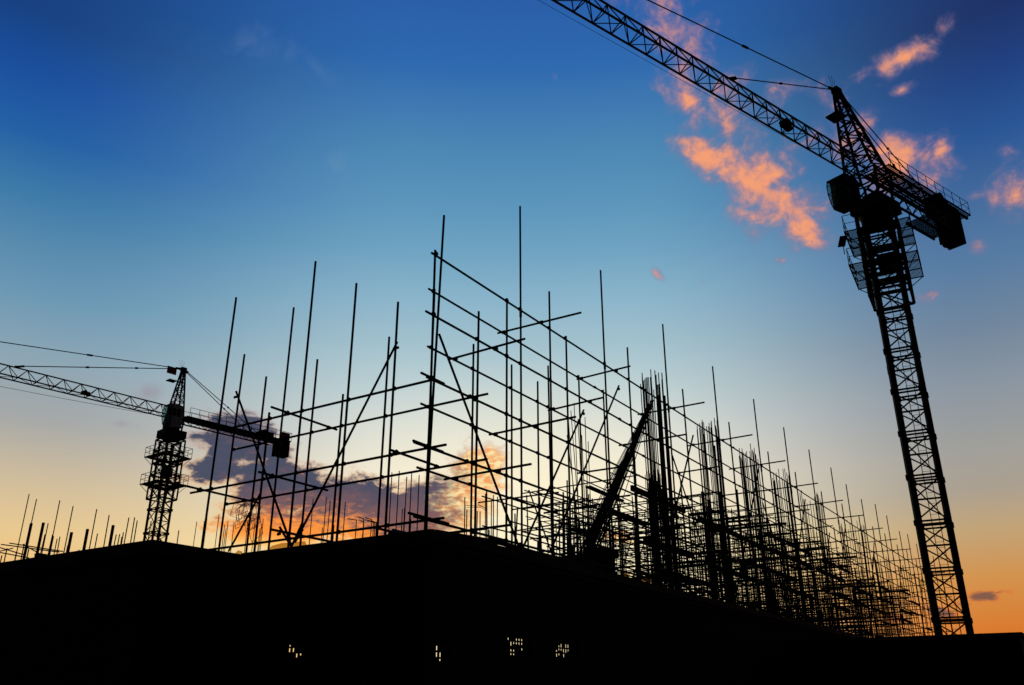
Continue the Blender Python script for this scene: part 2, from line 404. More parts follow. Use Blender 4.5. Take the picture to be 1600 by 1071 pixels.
# ------------------------------------------------------------------ starter bars and clusters on the deck seen through the short side
def cluster(tops, plane, label, rad=.014, group='clusters of starter bars on the deck', bend=0, name='starter_bars', stirr=0):
    P = [on_r(x, y, plane) for x, y in tops]
    e = empty(name, B(plane, sum(p[0] for p in P)/len(P), DECK), label, 'starter bars', group)
    for l, z in P:
        dr = rnd(-.3, .3); m = MB(); a = B(plane+dr, l+rnd(-.03, .03), DECK); b = B(plane+dr, l, z)
        m.tube(a, b, rad, 6)
        if bend: m.tube(b, b+LD*bend*rnd(.7, 1.3)+Vector((0, 0, .08)), rad, 6)
        m.build('bar', 'rebar', e)
    for k in range(stirr):
        l0 = min(p[0] for p in P); l1 = max(p[0] for p in P); z = DECK+.15+k*.12
        MB().path([B(plane-.32, l0, z), B(plane-.32, l1, z), B(plane+.32, l1, z), B(plane+.32, l0, z), B(plane-.32, l0, z)], .006, 4).build('stirrup', 'rebar', e)
    return e
cluster([(315+8*i, 822-5*(i % 5)-rnd(0, 6)) for i in range(7)], 21, 'row of short even bars at the far left end of the short scaffold')
cluster([(388, 812), (392, 800), (397, 815), (402, 809), (407, 826), (412, 820), (350, 818), (357, 815), (362, 828)], 22, 'ragged short bars on the deck under the hanging tangle of wire')
cluster([(497, 781), (513, 778), (516, 783), (502, 824), (508, 830)], 19, 'group of tall bars right of the foot of the crossed braces', stirr=3)
cluster([(534, 782), (540, 785), (528, 822), (524, 830)], 19, 'pair of tall bars with short ones beside the double post on the short side', stirr=3)
cluster([(566, 815), (569, 816), (573, 812), (578, 814), (581, 816), (585, 813), (588, 816)], 20, 'cluster of bars with tops bent over like hooks', bend=.3)
cluster([(617, 740), (630, 738), (638, 746), (650, 740), (653, 742)], 18, 'group of tallest thin bars just left of the scaffold corner, above the dark tent')
cluster([(622, 794), (634, 800), (641, 796), (648, 806), (645, 812)], 18.4, 'short bars among the tall thin bars left of the scaffold corner')
cluster([(719, 775), (727, 822)], 17, 'lone pair of bars just right of the scaffold corner')
cluster([(741, 797), (746, 783), (753, 770), (739, 800), (750, 800), (755, 803)], 19, 'bar cluster with stirrup hooks right of the scaffold corner', stirr=4)
cluster([(762, 780), (765, 772), (776, 776), (758, 823), (766, 829), (769, 826)], 19, 'bars of mixed height right of the hooked cluster near the corner')
e = empty('wire_hooks', B(19, on_r(746, 793, 19)[0], on_r(746, 793, 19)[1]), 'loose bent stirrup wires hooked over the bar cluster right of the corner', 'wire')
for x0, y0, x1, y1 in ((727, 790, 755, 792), (727, 793, 754, 794), (746, 788, 754, 791)):
    a = on_r(x0, y0, 19); b = on_r(x1, y1, 19)
    MB().path([B(19, a[0], a[1]), B(18.9, b[0], b[1]), B(19.2, b[0], b[1]-.05)], .008, 4).build('wire', 'rebar', e)
# tangle of bent stirrups hung from a tube end
tl, tz = on_r(386, 790, RO+.4)
tang = empty('stirrup_bundle', B(RO+.4, tl, tz+.3), 'tangle of bent wire stirrups hanging from a tube at the left of the short scaffold', 'wire tangle')
for i in range(13):
    x = rnd(366, 398); y = rnd(786, 793) if i < 9 else rnd(800, 812)
    l, z = on_r(x, y, RO+.4); w = rnd(.12, .2); h = rnd(.25, .55); an = rnd(-.5, .5); rr = RO+.4+rnd(-.15, .15)
    P = []
    for u, v in ((-1, 0), (1, 0), (1, -2), (-1, -2), (-1, 0), (-.6, -.3)):
        uu = u*w; vv = v*h/2
        P.append(B(rr+rnd(-.05, .05), l+uu*math.cos(an)-vv*math.sin(an), z+uu*math.sin(an)+vv*math.cos(an)))
    MB().path(P, .0065, 4).build('stirrup', 'rebar', tang)
# ------------------------------------------------------------------ plastic sheets, tent and heaps on the deck
def sheet(pts, plane, axis, label):
    e = None
    f = (lambda x, y: (lambda q: B(plane, q[0], q[1]))(on_r(x, y, plane))) if axis == 'r' else (lambda x, y: (lambda q: B(q[0], plane, q[1]))(on_l(x, y, plane)))
    P = [f(*p) for p in pts]
    m = MB(); m.prism(P, (RD if axis == 'r' else LD)*.012)
    o = m.build('plastic_sheet', 'sheet', loc=P[0]); return tag(o, label, 'plastic sheet')
sheet([(408, 868), (425, 853), (440, 849), (476, 846), (484, 862), (484, 868)], 17, 'r', 'peaked translucent sheet glowing orange at the foot of the crossed braces')
sheet([(366, 866), (372, 860), (378, 862), (378, 870), (366, 870)], 17.5, 'r', 'small pale sheet scrap left of the peaked orange sheet')
sheet([(836, 862), (845, 862), (889, 876), (889, 892), (832, 886)], 14.0, 'l', 'yellowish translucent sheet screen in front of the heaps of material')
sheet([(974, 894), (984, 896), (984, 915), (974, 912)], 14.2, 'l', 'narrow yellowish sheet right of the heaps of material')
sheet([(1003, 902), (1018, 905), (1018, 921), (1003, 916)], 14.2, 'l', 'brownish sheet low in the shoring below the nearest big cage')
tl, tz = on_r(614, 826, 14.6)
t = MB(); w = .55
ap = B(14.6, tl, tz); ap2 = B(15.6, tl-.05, tz-.02)
c = [B(14.5, tl+.55, DECK), B(14.5, tl-.75, DECK), B(15.7, tl-.75, DECK), B(15.7, tl+.55, DECK)]
md = [ap.lerp(c[0], .5)-Vector((0, 0, .05)), ap.lerp(c[1], .5)-Vector((0, 0, .05)), ap2.lerp(c[2], .5)-Vector((0, 0, .05)), ap2.lerp(c[3], .5)-Vector((0, 0, .05))]
t.v = [ap, ap2]+c+md
t.f = [(0, 6, 7), (6, 2, 3, 7), (1, 8, 9), (8, 4, 5, 9), (0, 1, 9, 6), (6, 9, 5, 2), (0, 7, 8, 1), (7, 3, 4, 8), (5, 4, 3, 2)]
tag(t.build('tarpaulin_tent', 'cloth', loc=B(14.6, tl, DECK)), 'small dark tarpaulin tent on the deck left of the scaffold corner', 'tent')
def heap(x0, x1, ytop, l, label, knob=None):
    ra, z = on_l(x0, ytop, l); rb, _ = on_l(x1, ytop, l)
    e = empty('material_heap', B((ra+rb)/2, l, DECK), label, 'heap')
    n = 6
    for i in range(9):
        rr = rnd(ra+.05, rb-.05); zz = rnd(DECK+.1, z-.15); s = rnd(.14, .3)
        m = MB(); q = rnd(0, 3)
        m.obox(B(rr, l+rnd(-.3, .3), zz), (RD*math.cos(q)+LD*math.sin(q))*s, (LD*math.cos(q)-RD*math.sin(q))*s*.6, Vector((rnd(-.05, .05), 0, s*.5)))
        m.build('sack', 'cloth', e)
    MB().obox(B((ra+rb)/2, l, (DECK+z-.12)/2), RD*(rb-ra)*.42, LD*.35, Vector((0, 0, (z-.12-DECK)/2))).build('crate', 'timber', e)
    if knob:
        a, zk = on_l(*knob, l); m = MB()
        for q in range(6): m.tube(B(a, l, zk-.12+q*.04), B(a, l, zk-.08+q*.04), .04+.06*math.sin(math.pi*(q+.5)/6), 10)
        m.build('bucket', 'cloth', e)
heap(889, 913, 862, 14.6, 'dark heap with a round bucket on top at the foot of the leaning rods', (894, 858))
heap(922, 948, 850, 15.2, 'larger dark heap of sacks and crates right of the foot of the leaning rods')
heap(508, 532, 845, 17.5, 'low dark heap of sacks behind the double post on the short side')
# ------------------------------------------------------------------ left wing: posts, bars and a low guard frame
GP = 'thick posts on the roof edge at the far left'
pn = ['leftmost thick dark post on the left roof, behind a taller thin bar', 'second thick dark post from the left, standing on a dark block', 'slim thick post between clusters of thin bars on the left roof', 'short thick post right of the thin bar cluster on the left roof', 'thick post alone before two long thin bars on the left roof', 'rightmost thick post on the left roof, nearest the small crane']
for (x, y, w), lb in zip(((49, 818, .034), (68, 817, .034), (83, 838, .022), (112, 832, .034), (137, 827, .034), (177, 821, .034)), pn):
    l, z = on_r(x, y, 11.35); a = B(11.35, l, DECK)
    m = MB(); m.tube(a, B(11.35, l, z), w, 10); m.obox(a+Vector((0, 0, .015)), RD*.1, LD*.1, Vector((0, 0, .012)))
    tag(m.build('roof_post', 'tube', loc=a), lb, 'post', GP)
l, z = on_r(62, 860, 11.45)
m = MB(); m.obox(B(11.5, l, DECK+.09), RD*.1, LD*.09, Vector((0, 0, .085))); m.obox(B(11.5, l, DECK+.187), RD*.11, LD*.1, Vector((0, 0, .012)))
tag(m.build('block', 'conc', loc=B(11.6, l, DECK)), 'dark concrete block at the foot of a thick post on the left roof', 'block')
GBAR = 'tall thin bars along the left roof edge'
bl_ = [(46, 772, 'longest thin bar on the left roof, leftmost of all'), (57, 780, 'long thin bar rising behind the leftmost thick post'), (75, 818, 'short thin bar just right of the second thick post'),
       (94, 782, 'long thin bar above the cluster of short bars on the left roof'), (114, 791, 'long thin bar just left of the lone thick posts on the left roof'),
       (151, 796, 'long thin bar beside the fifth thick post on the left roof'), (152, 834, 'short thin bar between two long thin bars on the left roof'), (171, 805, 'long thin bar left of the rightmost thick post'),
       (280, 829, 'lone thin bar right of the small crane mast')]
for x, y, lb in bl_:
    l, z = on_r(x, y, 11.9 if x < 230 else 14)
    rr = 11.9 if x < 230 else 14
    a = B(rr, l, DECK); b = B(rr, l+rnd(-.02, .02), z)
    tag(MB().tube(a, b, .014, 6).build('thin_bar', 'rebar', loc=a), lb, 'bar', GBAR)
def rcl(tops, lab):
    return cluster(tops, 11.7, lab, .013, 'clusters of short bars along the left roof edge')
rcl([(88, 838), (86, 852), (95, 843), (99, 838), (101, 840), (103, 851), (91, 857)], 'tight cluster of short rusty bars left of the fourth thick post on the roof')
rcl([(114, 854), (116, 858)], 'two stubby bars between the fourth and fifth thick posts')
rcl([(194, 836), (197, 838)], 'two short bars left of the bar row by the small crane')
rcl([(206, 808), (211, 813), (218, 812), (223, 812), (227, 817), (204, 834), (212, 836), (208, 842)], 'row of upright bars at the foot of the small crane mast')
gf = empty('guard_frame', B(11.5, on_r(30, 865, 11.5)[0], DECK), 'low frame of thin horizontal tubes at the left edge of the roof', 'frame')
for (x0, y0, x1, y1), rp in zip(((2, 851, 92, 863), (15, 849, 98, 862), (-60, 838, 40, 868), (-80, 880, 20, 857), (-30, 858, 45, 872), (36, 851, 70, 870)), (11.5, 11.6, 11.7, 11.4, 11.55, 11.8)):
    a = on_r(x0, y0, rp); b = on_r(x1, y1, rp)
    MB().tube(B(rp, a[0], a[1]), B(rp, b[0], b[1]), .014, 6).build('rail', 'tube', gf)
for x, y in ((11, 857), (38, 850), (45, 858), (26, 862), (3, 868), (-18, 850)):
    a = on_r(x, y, 11.6); MB().tube(B(11.6, a[0], DECK), B(11.6, a[0], a[1]), .016, 6).build('upright', 'tube', gf)
# ------------------------------------------------------------------ site hut at the right
hl, hr, hz = 2.40, 34.3, 2.13
hut = empty('site_hut', B(hr, hl, GZ), 'long low flat roofed site hut at the bottom right in front of the tall crane', 'hut')
MB().prism([B(hr+.1, hl+.1, GZ), B(hr+.1, 10.3, GZ), B(hr+3.4, 10.3, GZ), B(hr+3.4, hl+.1, GZ)][::-1], (0, 0, hz-GZ-.124)).build('wall', 'wallblack', hut)
MB().prism([B(hr, hl, hz-.12), B(hr, 10.4, hz-.12), B(hr+3.5, 10.4, hz-.12), B(hr+3.5, hl, hz-.12)][::-1], (0, 0, .12)).build('roof', 'conc', hut)
for q in (4.0, 6.2, 8.4):
    m = MB(); m.obox(B(hr+.07, q, .55), RD*.04, LD*.5, Vector((0, 0, .45))); f_ = m.build('window', 'tube', hut)
    m = MB(); m.obox(B(hr+.02, q, .55), RD*.006, LD*.43, Vector((0, 0, .38))); m.build('pane', 'cloth', f_)
# ------------------------------------------------------------------ tower cranes
def frustum_lattice(m, P, n, rad, dia):
    """P(level 0..1) -> four corner points; lattice of n panels"""
    for i in range(4): m.tube(P(0)[i], P(1)[i], rad, 6)
    for k in range(n):
        a, b = P(k/n), P((k+1)/n)
        for i in range(4):
            j = (i+1) % 4
            m.tube(b[i], b[j], dia, 5)
            if k % 2: m.tube(a[i], b[j], dia, 5)
            else: m.tube(a[j], b[i], dia, 5)
def railing(m, pts, h, rad=.02, posts=1.0, mid=True):
    up = Vector((0, 0, 1))
    for a, b in zip(pts, pts[1:]):
        a = Vector(a); b = Vector(b); n = max(1, round((b-a).length/posts))
        m.tube(a+up*h, b+up*h, rad, 5)
        if mid: m.tube(a+up*h*.5, b+up*h*.5, rad*.8, 5)
        for i in range(n+1):
            p = a.lerp(b, i/n); m.tube(p, p+up*h, rad, 5)
def grating(m, o, x, y, pitch=.06, w=.04):
    """open floor: bars along x spread over y from corner o"""
    n = max(2, int(y.length/pitch)); xd = x.normalized(); yd = y.normalized()
    for i in range(n):
        c = o+y*((i+.5)/n)+x*.5; m.obox(c, x*.5, yd*w/2, Vector((0, 0, .015)))
    for t in (0, .33, .67, 1):
        m.obox(o+x*t+y*.5, xd*.025, y*.5, Vector((0, 0, .028)))
    for t in (0, 1):
        m.obox(o+x*.5+y*t, x*.5, yd*.03, Vector((0, 0, .06)))
def crane(ax, ay, jang, yaw, z_mast, cagez, plats, slew, zj, apex, jl, cj, cwz, ties, label, q):
    O = Vector((ax, ay, EYE)); up = Vector((0, 0, 1))
    J = Vector((-math.sin(jang), -math.cos(jang), 0)); N = Vector((J.y, -J.x, 0))
    U = Vector((math.cos(yaw), -math.sin(yaw), 0)); V = Vector((math.sin(yaw), math.cos(yaw), 0))
    def P(a, b, z): return O+J*a+N*b+up*z
    def Q(u, v, z): return O+U*u+V*v+up*z
    root = empty('tower_crane', (ax, ay, 0), label, 'crane', 'tower cranes with flat jibs')
    # base and mast
    m = MB(); m.prism([Q(-2.4, -2.4, GZ), Q(2.4, -2.4, GZ), Q(2.4, 2.4, GZ), Q(-2.4, 2.4, GZ)], (0, 0, .6)); m.build('base_block', 'conc', root)
    mast = MB(); h = q['hw']; sh = q['sec']; 
    zb = GZ+.6; zs = q['z0']-sh*math.ceil((q['z0']-zb)/sh)
    mastroot = None; k = 0; z = zs
    while z < z_mast-.2:
        m = MB(); z1 = z+sh
        cs = [(-h, -h), (h, -h), (h, h), (-h, h)]
        for u, v in cs:
            m.beam(Q(u, v, z), Q(u, v, z1), q['leg'], q['leg'])
            m.obox(Q(u, v, z), U*q['leg']*.85, V*q['leg']*.85, up*.13)
        zm = (z+z1)/2
        for i in range(4):
            a = cs[i]; b = cs[(i+1) % 4]
            for zz in ((z+.09, z-.09+sh, zm) if i == 0 else (z+.09, z-.09+sh)): m.beam(Q(*a, zz), Q(*b, zz), .09, .09)
            for za, zc in ((z+.15, zm-.05), (zm+.05, z1-.15)):
                if i != 2 or za < zm: m.beam(Q(*a, za), Q(*b, zc if i != 2 else z1-.15), .07, .07)
                if i == 0: m.beam(Q(*b, za), Q(*a, zc), .07, .07)
        o = m.build('mast_section', 'crane', root if mastroot is None else root); k += 1
        z = z1
    m = MB()
    for s in (-.2, .2): m.tube(Q(.1+s, .25, zb), Q(.1+s, .25, z_mast), .022, 5)
    z = zb
    while z < z_mast: m.tube(Q(-.1, .25, z), Q(.3, .25, z), .013, 4); z += .3
    m.build('ladder', 'crane', root)
    # climbing cage
    c = q['cage']; m = MB(); z0, z1 = cagez
    cs = [(-c, -c), (c, -c), (c, c), (-c, c)]
    nb = max(2, round((z1-z0)/1.3))
    for u, v in cs: m.beam(Q(u, v, z0), Q(u, v, z1), .14, .14)
    for kk in range(nb+1):
        zz = z0+(z1-z0)*kk/nb
        for i in range(4):
            m.beam(Q(*cs[i], zz), Q(*cs[(i+1) % 4], zz), .12, .12)
            if kk < nb:
                zn = z0+(z1-z0)*(kk+1)/nb; a, b = cs[i], cs[(i+1) % 4]
                if kk % 2: a, b = b, a
                m.beam(Q(*a, zz), Q(*b, zn), .07, .07)
    m.build('climbing_cage', 'crane', root)
    MB().obox(Q(.1, 0, (z0*.55+z1*.45)), U*.5, V*.4, up*.45).build('hydraulic_unit', 'crane', root)
    for pz, po in plats:
        m = MB(); rl = MB()
        d = po-c
        grating(m, Q(-po, -po, pz), V*2*po, U*d); grating(m, Q(c, -po, pz), V*2*po, U*d)
        grating(m, Q(-c, -po, pz), U*2*c, V*d); grating(m, Q(-c, c, pz), U*2*c, V*d)
        pl = m.build('work_platform', 'crane', root)
        railing(rl, [Q(-po, -po, pz), Q(po, -po, pz), Q(po, po, pz), Q(-po, po, pz), Q(-po, -po, pz)], 1.1, q['rr'], .9)
        rl.build('railing', 'crane', pl)
        br = MB()
        for u, v in cs: br.tube(Q(u, v, pz-.9), Q(u*po/c, v*po/c, pz), .03, 5)
        br.build('bracket', 'crane', pl)
    # floodlight on the platform corner
    u, v, fz = q['flood']
    m = MB(); m.obox(Q(u, v, fz), (U*.8+V*.2).normalized()*.22, (V*.8-U*.2).normalized()*.26, (up*.9+U*.3).normalized()*.25); m.tube(Q(u, v, fz-.9), Q(u, v, fz-.2), .03, 6); m.build('floodlight', 'crane', root)
    # slewing unit
    s0, s1 = slew; m = MB(); sm = (s0+s1)/2
    for (za, zc, ra, rb) in ((s0, sm-.1, .95, 1.15), (sm-.1, sm+.12, 1.25, 1.25), (sm+.12, s1, 1.0, .9)): m.tube(O+up*za, O+up*zc, ra, 20, rb)
    m.obox(P(0, 0, sm+.1), J*1.2, N*1.05, up*.42)
    su = m.build('slewing_unit', 'crane', root)
    h0 = q['hz']; m = MB(); tw_ = q['tr0']
    frustum_lattice(m, lambda t: [P(x*(tw_+(q['hb']-tw_)*t), y*(tw_+(q['hb']-tw_)*t), s1+(h0-s1)*t) for x, y in ((1, 1), (-1, 1), (-1, -1), (1, -1))], 2, .1, .06)
    m.obox(P(-.1, 0, s1+.25), J*.5, N*.45, up*.22)
    m.build('turntable_frame', 'crane', root)
    # tower head
    aA, zA = apex; hb = q['hb']
    def HP(t):
        w = (1-t); top = .14
        cx = aA*t+q['ha']*(1-t); wx = hb*(1-t)+top*t
        return [P(cx+wx, wx, h0+(zA-h0)*t), P(cx-wx, wx, h0+(zA-h0)*t), P(cx-wx, -wx, h0+(zA-h0)*t), P(cx+wx, -wx, h0+(zA-h0)*t)]
    m = MB(); frustum_lattice(m, HP, q['hn'], .1, .05)
    m.obox(P(aA, 0, zA), J*.3, N*.22, up*.2)
    hd = m.build('tower_head', 'crane', root)
    m = MB()
    for dx, dz in ((-.1, .9), (0, 1.15), (.12, .95)): m.tube(P(aA+.3+dx, 0, zA+.1), P(aA+.3+dx*3, 0, zA+dz), .012, 4)
    m.build('lightning_rod', 'crane', hd)
    ta, tz, tw = q['hp']; m = MB(); grating(m, P(ta-tw/2, -.45, tz), N*.9, J*tw)
    o = m.build('head_platform', 'crane', hd); m = MB()
    railing(m, [P(ta-tw/2, -.45, tz), P(ta+tw/2, -.45, tz), P(ta+tw/2, .45, tz), P(ta-tw/2, .45, tz)], 1.0, .02, .6); m.build('railing', 'crane', o)
    # jib
    m = MB(); w = q['jw']; zt = zj+q['jh']; a0 = .9; pn = q['pan']; nn = int((jl-a0)/pn)
    cr = q['chord']; dr = q['diag']
    for b, z in ((-w, zj), (w, zj), (0, zt)): m.tube(P(a0, b, z), P(jl, b, z), cr, 6)
    for k in range(nn):
        a, am, a1 = a0+k*pn, a0+(k+.5)*pn, a0+(k+1)*pn
        for b in (-w, w):
            m.tube(P(a, b, zj), P(am, 0, zt), dr, 5); m.tube(P(am, 0, zt), P(a1, b, zj), dr, 5)
        m.tube(P(a, -w, zj), P(a, w, zj), dr, 5)
        m.tube(P(a, -w, zj), P(a1, w, zj), dr*.8, 5) if k % 2 else m.tube(P(a, w, zj), P(a1, -w, zj), dr*.8, 5)
    m.build('jib', 'crane', root)
    wa, ww = q['winch']
    m = MB(); m.obox(P(wa, 0, zj+.3), J*ww*.5, N*.22, up*.16); m.tube(P(wa+.1, -.25, zj+.42), P(wa+.1, .25, zj+.42), .17, 12); m.obox(P(wa-.35, .05, zj+.2), J*.18, N*.18, up*.1)
    m.build('trolley_winch', 'crane', root)
    m = MB(); zr, zr2, ra0, ra1 = q['rope']
    pr = P(ra0, 0, zr)
    for k in range(1, 13):
        t = k/12; p = P(ra0+(ra1-ra0)*t, 0, zr+(zr2-zr)*t-.5*4*t*(1-t)*q.get('sag', .3)); m.tube(pr, p, q['rp'], 5); pr = p
    m.build('hoist_rope', 'wire', root)
    tcx = min(jl-3, q['trol']); m = MB()
    for b in (-w, w):
        for d in (-.6, .6): m.tube(P(tcx+d, b-.06, zj-.1), P(tcx+d, b+.06, zj-.1), .12, 10)
    m.obox(P(tcx, 0, zj-.3), J*.8, N*(w+.1), up*.06); m.build('trolley', 'crane', root)
    m = MB(); hz_ = zj-6
    for d in (-.25, .25): m.tube(P(tcx+d, 0, zj-.3), P(tcx+d*.6, 0, hz_), .012, 4)
    m.obox(P(tcx, 0, hz_-.25), J*.25, N*.12, up*.3)
    hk = [P(tcx+.14*math.cos(t), 0, hz_-.75+.14*math.sin(t)) for t in [math.pi*.5-k*.5 for k in range(9)]]
    m.path(hk, .035, 6); m.tube(P(tcx, 0, hz_-.5), hk[0], .035, 6); m.build('hook_block', 'crane', root)
    for ta_, b in ties:
        m = MB(); s = P(aA+.25, b*.1, zA); e_ = P(ta_, b, zt+.12)
        m.tube(s, e_, q['tr'], 6)
        for t in (.3, .6) if ta_ > 14 else (.55,): m.tube(s.lerp(e_, t-.008), s.lerp(e_, t+.008), q['tr']*2.2, 6)
        m.tube(s, s.lerp(e_, .02), q['tr']*2.6, 6); m.beam(e_.lerp(s, .05), e_-J*.0-up*.1, .1, .2)
        m.build('pendant_tie', 'wire', root)
    # counter jib
    m = MB(); zc = q['zc']; c0 = -.8; cb = .65; hh = q['ch']
    for b in (-cb, cb):
        m.beam(P(c0, b, zc), P(cj, b, zc), .14, .2); m.beam(P(c0, b, zc-hh), P(cj*.86, b, zc-hh), .12, .14)
        k = 0; a = c0
        while a > cj*.84:
            m.beam(P(a, b, zc if k % 2 else zc-hh), P(a-.9, b, zc-hh if k % 2 else zc), .06, .06); a -= .9; k += 1
    a = c0
    while a > cj: m.beam(P(a, -cb, zc-.03), P(a, cb, zc-.03), .08, .08); a -= .9
    a = c0
    while a > cj*.84: m.beam(P(a, -cb, zc-hh), P(a-.9, cb, zc-hh), .05, .05); a -= .9
    cjo = m.build('counter_jib', 'crane', root)
    m = MB(); grating(m, P(c0-.2, -cb-.25, zc+.14), J*(cj-c0+.2), N*(2*cb+.5), .1, .06); m.build('walkway', 'crane', cjo)
    m = MB()
    for b in (-cb-.25, cb+.25): railing(m, [P(c0-.5, b, zc+.15), P(cj, b, zc+.15)], 1.05, q['rr'], 1.15)
    railing(m, [P(cj, -cb-.25, zc+.15), P(cj, cb+.25, zc+.15)], 1.05, q['rr'], .8); m.build('railing', 'crane', cjo)
    wa0, wa1 = q['cw']
    n = 4
    for k in range(n):
        a1_, a2_ = wa0+(wa1-wa0)*k/n, wa0+(wa1-wa0)*(k+1)/n-.0
        m = MB(); d = -.05
        m.prism([P(a1_-.02, -.6, cwz+rnd(0, .12)), P(a2_+.02, -.6, cwz+rnd(0, .12)), P(a2_+.02, -.6, zc+.35), P(a1_-.02, -.6, zc+.35)], N*1.2); m.build('counterweight', q['cwm'], root)
    m = MB(); ha = q['hoist']
    m.obox(P(ha, 0, zc+.5), J*.75, N*.5, up*.3); m.tube(P(ha+.2, -.55, zc+.65), P(ha+.2, .55, zc+.65), .38, 14); m.obox(P(ha-1.0, .25, zc+.55), J*.35, N*.3, up*.4); m.build('hoist_winch', 'crane', root)
    for ct, b in q['cties']:
        m = MB(); s = P(aA-.25, b*.15, zA-.1); e_ = P(ct, b, zc+.15); m.tube(s, e_, q['tr'], 6)
        m.tube(s.lerp(e_, .56), s.lerp(e_, .575), q['tr']*2.2, 6); m.tube(s, s.lerp(e_, .03), q['tr']*2.4, 6); m.build('pendant_tie', 'wire', root)
    # cab
    ca, cbb, z0c, z1c, cw_, cd = q['cab']
    pr_ = [(-cd, z0c+.1), (cd*.45, z0c), (cd*.8, z0c+(z1c-z0c)*.18), (cd, z0c+(z1c-z0c)*.5), (cd, z1c-(z1c-z0c)*.2), (cd*.72, z1c-.05), (cd*.4, z1c+.05), (-cd*.6, z1c+.08), (-cd, z1c)]
    hz = z1c-z0c; xf = cd*.45
    body_ = [(-cd, z0c+.1), (xf, z0c), (xf, z1c+.04), (cd*.2, z1c+.06), (-cd*.6, z1c+.08), (-cd, z1c)]
    m = MB(); m.prism([P(ca+a, cbb-cw_, z) for a, z in body_], N*2*cw_)
    nose = [(xf+.003, z0c+.02), (cd*.8, z0c+hz*.2), (cd, z0c+hz*.5), (cd*1.02, z1c-hz*.22), (cd*.85, z1c-.03), (xf+.003, z1c+.02)]
    m.prism([P(ca+a, cbb-cw_, z) for a, z in ((xf+.003, z1c-.02), (cd*.88, z1c-.06), (cd*.95, z1c+.0), (xf+.003, z1c+.06))], N*2*cw_)
    for b_ in (-cw_+.03, 0, cw_-.03):
        m.path([P(ca+a, cbb+b_, z) for a, z in nose], .032, 6)
    for a, z in nose[1:5]: m.tube(P(ca+a, cbb-cw_, z), P(ca+a, cbb+cw_, z), .028, 6)
    for b_ in (-cw_+.03, cw_-.03): m.tube(P(ca+xf, cbb+b_, z0c+hz*.5), P(ca+cd, cbb+b_, z0c+hz*.5), .03, 6); m.tube(P(ca+xf, cbb+b_, z0c+hz*.5), P(ca+cd*.8, cbb+b_, z0c+hz*.2), .02, 6)
    cab = m.build('cab', q['cabm'], root)
    m = MB(); nz = [(a-.015 if a > xf+.01 else a+.004, z) for a, z in nose]
    m.prism([P(ca+a, cbb-cw_+.012, z) for a, z in nz], N*(2*cw_-.024))
    m.build('window', 'cabglass', cab)
    m = MB()
    for k in range(3):
        aa = ca-cd*.62+k*cd*.58; zz0 = z0c+(z1c-z0c)*.5; zz1 = z0c+(z1c-z0c)*.85
        m.prism([P(aa, cbb-cw_-.012, zz0), P(aa+cd*.42, cbb-cw_-.012, zz0), P(aa+cd*.42, cbb-cw_-.012, zz1-.1), P(aa+cd*.3, cbb-cw_-.012, zz1), P(aa+cd*.12, cbb-cw_-.012, zz1), P(aa, cbb-cw_-.012, zz1-.1)], N*.01)
    m.build('window', 'cloth', cab)
    return root, P, Q
c1, P1, Q1 = crane(22.96, 47.2, math.radians(53), math.radians(28.8), 27.9, (22.4, 28.0), ((26.7, 1.85), (24.4, 1.9)), (28.0, 29.3), 31.08, (2.15, 36.9), 44, -11.5, 29.5,
    ((13.4, 0), (33.0, 0)), 'tall black tower crane at the right whose jib sweeps across the top of the picture',
    dict(hw=.74, sec=2.5, z0=3.93, leg=.23, cage=1.12, rr=.022, flood=(-2.1, -1.25, 26.4), hb=.95, ha=.25, hn=9, hp=(2.75, 34.6, .9), jw=.46, jh=1.22, pan=1.25, chord=.06, diag=.033,
         winch=(8.6, .55), rope=(30.6, 29.8, 1.2, 44), rp=.011, trol=40, tr=.035, zc=31.9, ch=1.0, cw=(-9.2, -10.6), hoist=-8.6, cties=((-5.6, -.65), (-9.3, .65)), cab=(2.6, .45, 28.15, 30.05, .64, .76), hz=31.2, tr0=.8, cwm='conc', cabm='crane'))
m = MB(); railing(m, [P1(-5.2, -.7, 29.9), P1(-8.7, -.7, 29.9)], .9, .03, .8); m.beam(P1(-5.2, -.7, 29.9), P1(-8.8, -.7, 29.9), .1, .2); m.beam(P1(-5.2, .7, 29.9), P1(-8.8, .7, 29.9), .1, .2)
for k in range(24): m.beam(P1(-5.2-k*.15, -.7, 29.9), P1(-5.2-k*.15, .7, 29.9), .09, .03)
m.build('hanging_platform', 'crane', c1)
m = MB(); m.tube(P1(-12.5, .7, 32.9), P1(-12.6, .7, 34.2), .02, 5); m.prism([P1(-12.55, .7, 34.15), P1(-12.2, .72, 34.0), P1(-12.5, .71, 33.6)], N_ := Vector((0, 0, 0))+(P1(0, .02, 0)-P1(0, 0, 0))); m.build('flag', 'cloth', c1)
c2, P2, Q2 = crane(-37.58, 92.0, math.radians(41.6), math.radians(-22.2-30), 26.5, (20.0, 26.6), ((24.6, 1.75), (21.6, 1.75)), (26.6, 27.6), 29.2, (-.2, 35.0), 44, -14.8, 27.5,
    ((17.0, 0), (34.0, 0)), 'smaller distant tower crane at the left, partly behind the short side of the scaffold',
    dict(hw=.78, sec=2.5, z0=3.9, leg=.2, cage=1.1, rr=.03, flood=(2.4, 1.6, 22.4), hb=.75, ha=0, hn=8, hp=(1.0, 33.3, .8), jw=.6, jh=1.15, pan=1.75, chord=.075, diag=.04,
         winch=(9.9, .8), rope=(29.0, 27.6, 2, 40), rp=.022, trol=38, tr=.05, zc=29.3, ch=.42, cw=(-13.2, -14.9), hoist=-11.5, cties=((-10.4, -.65), (-10.4, .65)), cab=(.93, -1.35, 27.5, 30.0, .68, .85), hz=28.6, tr0=.7, cwm='conc', cabm='cranemid', sag=.6))
